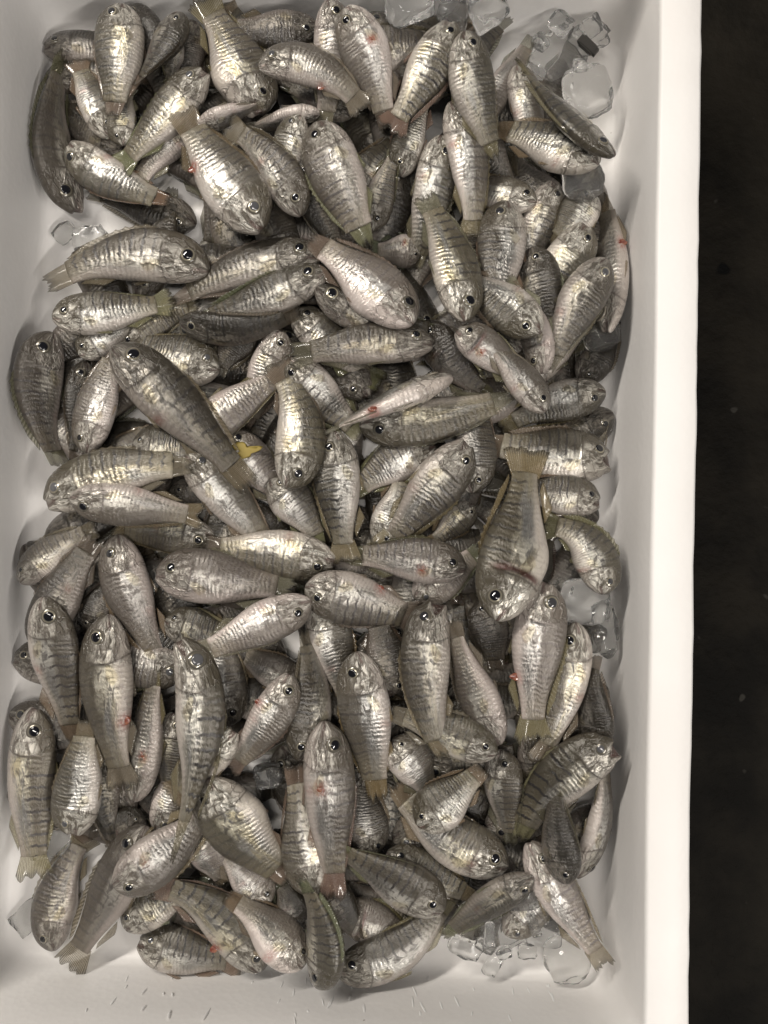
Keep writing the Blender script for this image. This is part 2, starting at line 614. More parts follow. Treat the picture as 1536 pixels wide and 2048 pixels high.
def bez(hp, mp, tp):
    A, C = hp[:2], tp[:2]
    B = 2 * mp[:2] - (A + C) / 2
    t = np.linspace(0, 1, 41)[:, None]
    P = (1 - t) ** 2 * A + 2 * t * (1 - t) * B + t * t * C
    L = np.concatenate([[0], np.cumsum(np.linalg.norm(np.diff(P, axis=0), axis=1))])
    return A, B, C, L[-1], L / L[-1], t[:, 0]


def sheet(P, Nn, th, name, mat, parent, loc, fs, fv, color):
    nu, nv = P.shape[:2]
    a = (P + Nn * th).reshape(-1, 3) - loc
    b = (P - Nn * th).reshape(-1, 3) - loc
    verts = np.concatenate([a, b])
    n = nu * nv
    F = []
    idx = lambda i, j: i * nv + j
    for i in range(nu - 1):
        for j in range(nv - 1):
            F.append((idx(i, j), idx(i, j + 1), idx(i + 1, j + 1), idx(i + 1, j)))
            F.append((n + idx(i, j), n + idx(i + 1, j), n + idx(i + 1, j + 1), n + idx(i, j + 1)))
    ring = [idx(0, j) for j in range(nv)] + [idx(i, nv - 1) for i in range(1, nu)] + \
           [idx(nu - 1, j) for j in range(nv - 2, -1, -1)] + [idx(i, 0) for i in range(nu - 2, 0, -1)]
    for k in range(len(ring)):
        p, r_ = ring[k], ring[(k + 1) % len(ring)]
        F.append((p, n + p, n + r_, r_))
    o = link(name, verts, F, mat, parent, {'fs': np.tile(fs.ravel(), 2), 'fv': np.tile(fv.ravel(), 2)})
    o.color = color
    return o


def dome(name, mat, r0, h, z0, seg=20, rings=5):
    v, f = [(0, 0, z0 + h)], []
    for i in range(1, rings + 1):
        a = i / rings * math.pi / 2
        for j in range(seg):
            b = 2 * math.pi * j / seg
            v.append((r0 * math.sin(a) * math.cos(b), r0 * math.sin(a) * math.sin(b), z0 + h * math.cos(a)))
    for j in range(seg):
        f.append((0, 1 + j, 1 + (j + 1) % seg))
    for i in range(rings - 1):
        for j in range(seg):
            a, b = 1 + i * seg + j, 1 + i * seg + (j + 1) % seg
            f.append((a, a + seg, b + seg, b))
    # closed underside
    c = len(v)
    v.append((0, 0, z0 - .3))
    s = 1 + (rings - 1) * seg
    for j in range(seg):
        f.append((c, s + (j + 1) % seg, s + j))
    me = bpy.data.meshes.new(name)
    me.from_pydata(v, [], f)
    me.polygons.foreach_set('use_smooth', [True] * len(me.polygons))
    me.materials.append(mat)
    return me


EYE_ME = dome('eye', IRIS, 1.0, .42, 0.0)
PUPIL_ME = dome('pupil', PUPIL, .60, .16, .33, 16, 4)

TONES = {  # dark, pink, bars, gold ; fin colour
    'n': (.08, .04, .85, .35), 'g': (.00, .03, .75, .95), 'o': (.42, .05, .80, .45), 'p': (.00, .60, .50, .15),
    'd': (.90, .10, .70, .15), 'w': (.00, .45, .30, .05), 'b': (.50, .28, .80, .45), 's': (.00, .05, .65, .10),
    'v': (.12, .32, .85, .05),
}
KIND_GROUP = 'small barred fish heaped in the foam box'
FISH_LOG = []


def make_fish(head, tail, w, dors, mid=None, roll=0, tone='n', flags='', label=None, allow=.0034):
    w = w * .97
    q = Fish()
    q.roll = R(roll + rng.uniform(-9, 9))
    q.twist = R(rng.uniform(-28, 28))
    r = q.roll
    q.z0, q.slope, q.sag = .022, 0.0, 0.0
    q.hw = rng.uniform(.90, 1.14)          # head length
    q.ped = rng.uniform(.88, 1.14)         # tail root thickness
    gape = 1.0 if 'O' in flags else (rng.uniform(.12, .55) if rng.random() < .3 else 0)
    X, Y, Z, V, M = body_template(gape, rng.uniform(-.06, .07) + (.12 if 'F' in flags else 0), 'N' in flags, 'G' in flags)
    pf = 1 + (q.ped - 1) * smooth(.35, .75, X)
    Y, Z = Y * pf, Z * pf
    hs = 1 + (q.hw - 1) * np.sin(np.clip(X / .5, 0, 1) * np.pi) * .25
    X = X * hs * .965
    dvec = {'u': (0, 1), 'd': (0, -1), 'l': (-1, 0), 'r': (1, 0)}[dors]
    if mid is None:
        d = np.array([tail[0] - head[0], tail[1] - head[1]], float)
        b = rng.uniform(-.06, .06)
        mid = ((head[0] + tail[0]) / 2 - d[1] * b, (head[1] + tail[1]) / 2 + d[0] * b)
    shift = np.zeros(2)
    for it in range(4):
        hz = q.z0 - q.slope * .03
        q.A, q.B, q.C, q.TL, q.arc, q.tt = bez(px(*head, q.z0), px(*mid, q.z0), px(*tail, q.z0))
        q.A, q.B, q.C = q.A + shift, q.B + shift, q.C + shift
        vis = w * (CAMH - q.z0) / FPX
        depth = vis / math.sqrt(math.cos(r) ** 2 + (.60 * math.sin(r)) ** 2)
        dt = q.C - q.A
        S = np.array([-dt[1], dt[0]])
        q.sgn = 1.0 if np.dot(S, dvec) > 0 else -1.0
        keep = (q.z0, q.slope, q.sag)
        q.z0 = q.slope = q.sag = 0.0
        wf = frame(q, depth)
        P = wf(X, Y, Z).reshape(-1, 3)
        i, j = cells(P[:, :2])
        need = HF[i, j] - P[:, 2] - allow
        need = np.maximum(need, -P[:, 2] + .0004)          # never through the floor
        s = 2 * X.ravel() - 1
        best = None
        for sag in (-.05, -.025, 0, .025):
            for sl in np.linspace(-.30, .30, 13):
                zc = np.max(need - sl * s * q.TL / 2 - sag * (s * s - .33) * q.TL)
                cost = zc + .016 * abs(sl) + .05 * abs(sag)
                if best is None or cost < best[0]:
                    best = (cost, zc, sl, sag)
        _, q.z0, q.slope, q.sag = best
        wf = frame(q, depth)
        P = wf(X, Y, Z).reshape(-1, 3)
        shift = shift + push_in(P)
    wf = frame(q, depth)
    G = wf(X, Y, Z)
    P = G.reshape(-1, 3)
    raise_field(P)
    loc = np.array([P[:, 0].mean(), P[:, 1].mean(), P[:, 2].min()])
    # body mesh
    verts = [G[0].mean(0)] + list(P) + [wf(np.array([.858]), np.array([0.]), np.array([0.]))[0]]
    verts = np.array(verts) - loc
    F = []
    for a in range(NS):
        F.append((0, 1 + (a + 1) % NS, 1 + a))
    for k in range(NR - 1):
        for a in range(NS):
            p0, p1 = 1 + k * NS + a, 1 + k * NS + (a + 1) % NS
            F.append((p0, p1, p1 + NS, p0 + NS))
    last = len(verts) - 1
    for a in range(NS):
        F.append((last, 1 + (NR - 1) * NS + a, 1 + (NR - 1) * NS + (a + 1) % NS))
    if q.sgn < 0:
        F = [tuple(reversed(f)) for f in F]
    blood = np.zeros_like(V)
    spots = [(bx, by, .040, .22, 1.6) for f_, (bx, by) in {'R': (.60, -.90), 'H': (.36, -.35), 'P': (.34, -.85)}.items() if f_ in flags]
    if rng.random() < .35: spots.append((rng.uniform(.26, .62), rng.choice([-.85, -.3, -.7]), .03, .25, rng.uniform(.35, .8)))
    for bx, by, rx, rv, am in spots:
        blood = np.maximum(blood, am * np.exp(-((X - bx) / rx) ** 2 - ((V - by) / rv) ** 2))
    blood = np.clip(blood, 0, 1)
    at = {'fblood': np.concatenate([[0], blood.ravel(), [0]]), 'fs': np.concatenate([[0], np.repeat(EX, NS), [.89]]),
          'fv': np.concatenate([[0], V.ravel(), [0]]),
          'fmouth': np.concatenate([[M[0].max()], M.ravel(), [0]])}
    body = link('fish', verts, F, SKIN, None, at, loc=loc)
    dk, pk, br, gd = TONES[tone]
    j4 = lambda v, a: min(1, max(0, v + rng.uniform(-a, a)))
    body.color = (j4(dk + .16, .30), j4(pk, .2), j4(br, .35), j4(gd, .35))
    tag(body, label, 'fish', KIND_GROUP)
    fc = {'o': (1, 1, .9), 'd': (.5, .46, .4), 'b': (.75, .72, .62), 'p': (1.15, 1.12, 1.05), 'w': (1.4, 1.37, 1.3)}.get(tone, (1.25, 1.15, 1.0))
    fcol = tuple(c * rng.uniform(.85, 1.15) for c in fc) + (1,)
    upz = lambda P_: np.broadcast_to(np.array([0, 0, 1.0]), P_.shape)

    def wdir(x):
        return wf(np.array([x]), np.array([0.]), np.array([1.]))[0] - wf(np.array([x]), np.array([0.]), np.array([0.]))[0]

    # tail fin
    nu, nv = 8, 17
    U, K = np.meshgrid(np.linspace(0, 1, nu), np.linspace(-1, 1, nv), indexing='ij')
    spread = rng.choice([.13, .17, .21, .26, .32, .38])
    if 'T' in flags: spread = .36
    if 'N' in flags: spread = .05
    ln = (.175 if 'N' not in flags else .20) * rng.uniform(.9, 1.15) * (1 - rng.uniform(.05, .22) * (1 - np.abs(K)) ** 2 - .14 * np.abs(K) ** 6)
    jag = np.array([rng.uniform(-.30, .06) for _ in range(nv)]) * rng.uniform(.3, 1.1)
    if 'T' in flags:
        jag = np.array([.25 * (abs(math.sin((k + .5) * 3.14159 * 3.5 / nv)) - .75) for k in range(nv)])
    ln = ln * (1 + jag[None, :] * U)
    hb = .12 if 'N' in flags else .225
    hh = hb + (spread - hb) * U
    rip = .035 * np.sin(K * rng.uniform(3, 6) + rng.uniform(0, 6)) * U
    Pf = wf(.822 + U * ln, K * hh, rip)
    Nn = np.broadcast_to(wdir(.9) / np.linalg.norm(wdir(.9)), Pf.shape)
    sheet(Pf, Nn, .00018, 'tail_fin', FIN, body, loc, U, K, fcol)
    # dorsal fin (mostly folded back), with spine points
    nu, nv = 4, 31
    xb = np.linspace(.29, .80, nv)
    hgt = rng.uniform(.035, .10)
    hx = hgt * np.interp(xb, [.29, .34, .52, .58, .70, .80], [.3, .9, .75, .7, 1.0, .25])
    saw = np.array([(1.15 if k % 3 == 1 else .72) if k < 17 else 1 for k in range(nv)])
    U, K = np.meshgrid(np.linspace(0, 1, nu), np.arange(nv), indexing='ij')
    lean = rng.uniform(-.09, .09)
    Pf = wf(xb[K] + U * .03, prof(xb, UP)[K] * .965 + U * (hx * saw)[K], U * lean)
    sheet(Pf, Nn[:1, :1], .00025, 'dorsal_fin', FIN, body, loc, U * .9, K / nv * 2 - 1, fcol)
    # anal fin
    nv = 13
    xb = np.linspace(.58, .76, nv)
    hx = rng.uniform(.08, .17) * np.interp(xb, [.58, .62, .76], [.4, 1, .25])
    U, K = np.meshgrid(np.linspace(0, 1, 4), np.arange(nv), indexing='ij')
    Pf = wf(xb[K] + U * .05, -prof(xb, LO)[K] * .965 - U * hx[K], U * rng.uniform(-.08, .08))
    sheet(Pf, Nn[:1, :1], .00025, 'anal_fin', FIN, body, loc, U * .9, K / nv * 2 - 1, fcol)
    # pelvic fin
    U, K = np.meshgrid(np.linspace(0, 1, 5), np.linspace(-1, 1, 7), indexing='ij')
    zz = rng.choice([-.1, .1])
    Pf = wf(.34 + U * .13 + K * .008, -.44 - .05 * U + K * .05 * U * (1 - U * .5), zz + 0 * U)
    sheet(Pf, Nn[:1, :1], .00025, 'pelvic_fin', FIN, body, loc, U * .8, K, fcol)
    # pectoral fins and eyes, one on each flank
    for sd in (-1, 1):
        U, K = np.meshgrid(np.linspace(0, 1, 7), np.linspace(-1, 1, 9), indexing='ij')
        xx = .275 + U * .115 * (1 - .38 * K ** 2)
        yy = -.13 - .09 * U + K * (.03 + .12 * U * (1.3 - .75 * U))
        lo_, wd_ = prof(xx, LO), prof(xx, WD)
        zz = sd * (wd_ * np.sqrt(np.clip(1 - (yy / lo_) ** 2, .05, 1)) ** .82 + .018 + .03 * U)
        Pf = wf(xx, yy, zz)
        sheet(Pf, Nn[:1, :1], .0002, 'pectoral_fin', FIN, body, loc, U * .75, K, tuple(min(2.4, c * 1.7) for c in fcol[:3]) + (2.9,))
        # eye
        ex, ey = .126, .135
        st = ey / np.interp(ex, XS, UP)
        zs = np.interp(ex, XS, WD) * (1 - st ** 2) ** .41 * 1.03
        c0 = wf(np.array([ex]), np.array([ey]), np.array([sd * zs]))[0]
        h = .01
        e1 = wf(np.array([ex + h]), np.array([ey]), np.array([sd * (zs + .42 * h * .9)]))[0] - c0
        e2 = wf(np.array([ex]), np.array([ey + h]), np.array([sd * (zs - .30 * h)]))[0] - c0
        n = np.cross(e1, e2)
        n /= np.linalg.norm(n)
        if np.dot(n, wdir(ex) * sd) < 0: n = -n
        er = .0490 * q.TL * rng.uniform(.86, 1.10)
        if depth / q.TL > .40: er *= 1.06
        rot = Vector(n).to_track_quat('Z', 'Y').to_matrix().to_4x4()
        eo = bpy.data.objects.new('eye', EYE_ME)
        eo.parent = body
        eo.matrix_local = Matrix.Translation(Vector(c0 - loc - n * er * rng.uniform(.06, .24))) @ rot @ Matrix.Scale(er, 4)
        col.objects.link(eo)
        pu = bpy.data.objects.new('pupil', PUPIL_ME)
        pu.parent = eo
        col.objects.link(pu)
    # raw red spots
    for f_, (bx, by) in {'R': (.60, -.93), 'H': (.36, -.35), 'P': (.34, -.90)}.items():
        if f_ in flags:
            lo_, wd_ = np.interp(bx, XS, LO), np.interp(bx, XS, WD)
            zc = wd_ * math.sqrt(max(.03, 1 - by * by)) ** .82
            c0 = wf(np.array([bx]), np.array([by * lo_]), np.array([zc * (1 if q.z0 > -1 else -1)]))[0]
            rr = .021 * q.TL if f_ != 'H' else .010 * q.TL
            bm = bmesh.new()
            bmesh.ops.create_icosphere(bm, subdivisions=3, radius=rr)
            for v in bm.verts:
                v.co *= 1 + .6 * mnoise.noise(v.co * 380 + Vector((q.TL * 900, 0, 0)))
                v.co.z *= .30
                v.co.x *= 1.35
            me = bpy.data.meshes.new('raw_spot')
            bm.to_mesh(me)
            bm.free()
            me.polygons.foreach_set('use_smooth', [True] * len(me.polygons))
            me.materials.append(FLESH)
            o = bpy.data.objects.new('raw_spot', me)
            o.parent = body
            o.location = c0 - loc
            col.objects.link(o)
            o['label'] = 'red raw patch on the fish'
    FISH_LOG.append((label, q.z0, q.TL, depth))
    return body


# ------------------------------------------------------------------ ice
def make_ice(cx, cy, sx, sy, sz, ang, label, seed, cube=.5, zfix=None, allow=.003):
    """a melting lump of clear ice, sizes in photo pixels at its place"""
    m = (CAMH - .02) / FPX * .88
    bm = bmesh.new()
    bmesh.ops.create_cube(bm, size=2)
    bmesh.ops.subdivide_edges(bm, edges=bm.edges, cuts=9, use_grid_fill=True)
    pts = []
    for v in bm.verts:
        s = v.co.normalized() * 1.15
        c = v.co.lerp(s, 1 - cube)
        d = 1 + .20 * mnoise.noise(c * 1.1 + Vector((seed * 7.1, 0, 0))) + .06 * mnoise.noise(c * 3.1 + Vector((0, seed * 3, 0)))
        c = c * d
        c = Matrix.Rotation(R(ang), 3, 'Z') @ Vector((c.x * sx * m / 2, c.y * sy * m / 2, c.z * sz * m / 2))
        c = Matrix.Rotation(R(8 * math.sin(seed)), 3, 'X') @ c
        v.co = c
        pts.append(c)
    A = np.array([tuple(p) for p in pts])
    p0 = px(cx, cy, .012)
    P = A + np.array([p0[0], p0[1], 0])
    P[:, :2] += push_in(P + np.array([0, 0, .012]))
    if zfix is None:
        i, j = cells(P[:, :2])
        z = max(float(np.max(HF[i, j] - P[:, 2] - allow)), float(-P[:, 2].min() + .0003))
    else:
        z = zfix - P[:, 2].min()
    P[:, 2] += z
    raise_field(P)
    loc = np.array([P[:, 0].mean(), P[:, 1].mean(), P[:, 2].min()])
    for v, p in zip(bm.verts, P):
        v.co = Vector(p - loc)
    me = bpy.data.meshes.new('ice_lump')
    bm.to_mesh(me)
    bm.free()
    me.polygons.foreach_set('use_smooth', [True] * len(me.polygons))
    me.materials.append(ICE)
    o = bpy.data.objects.new('ice_lump', me)
    o.location = loc
    col.objects.link(o)
    tag(o, label, 'ice', 'ice lumps melting in the box')
    return o


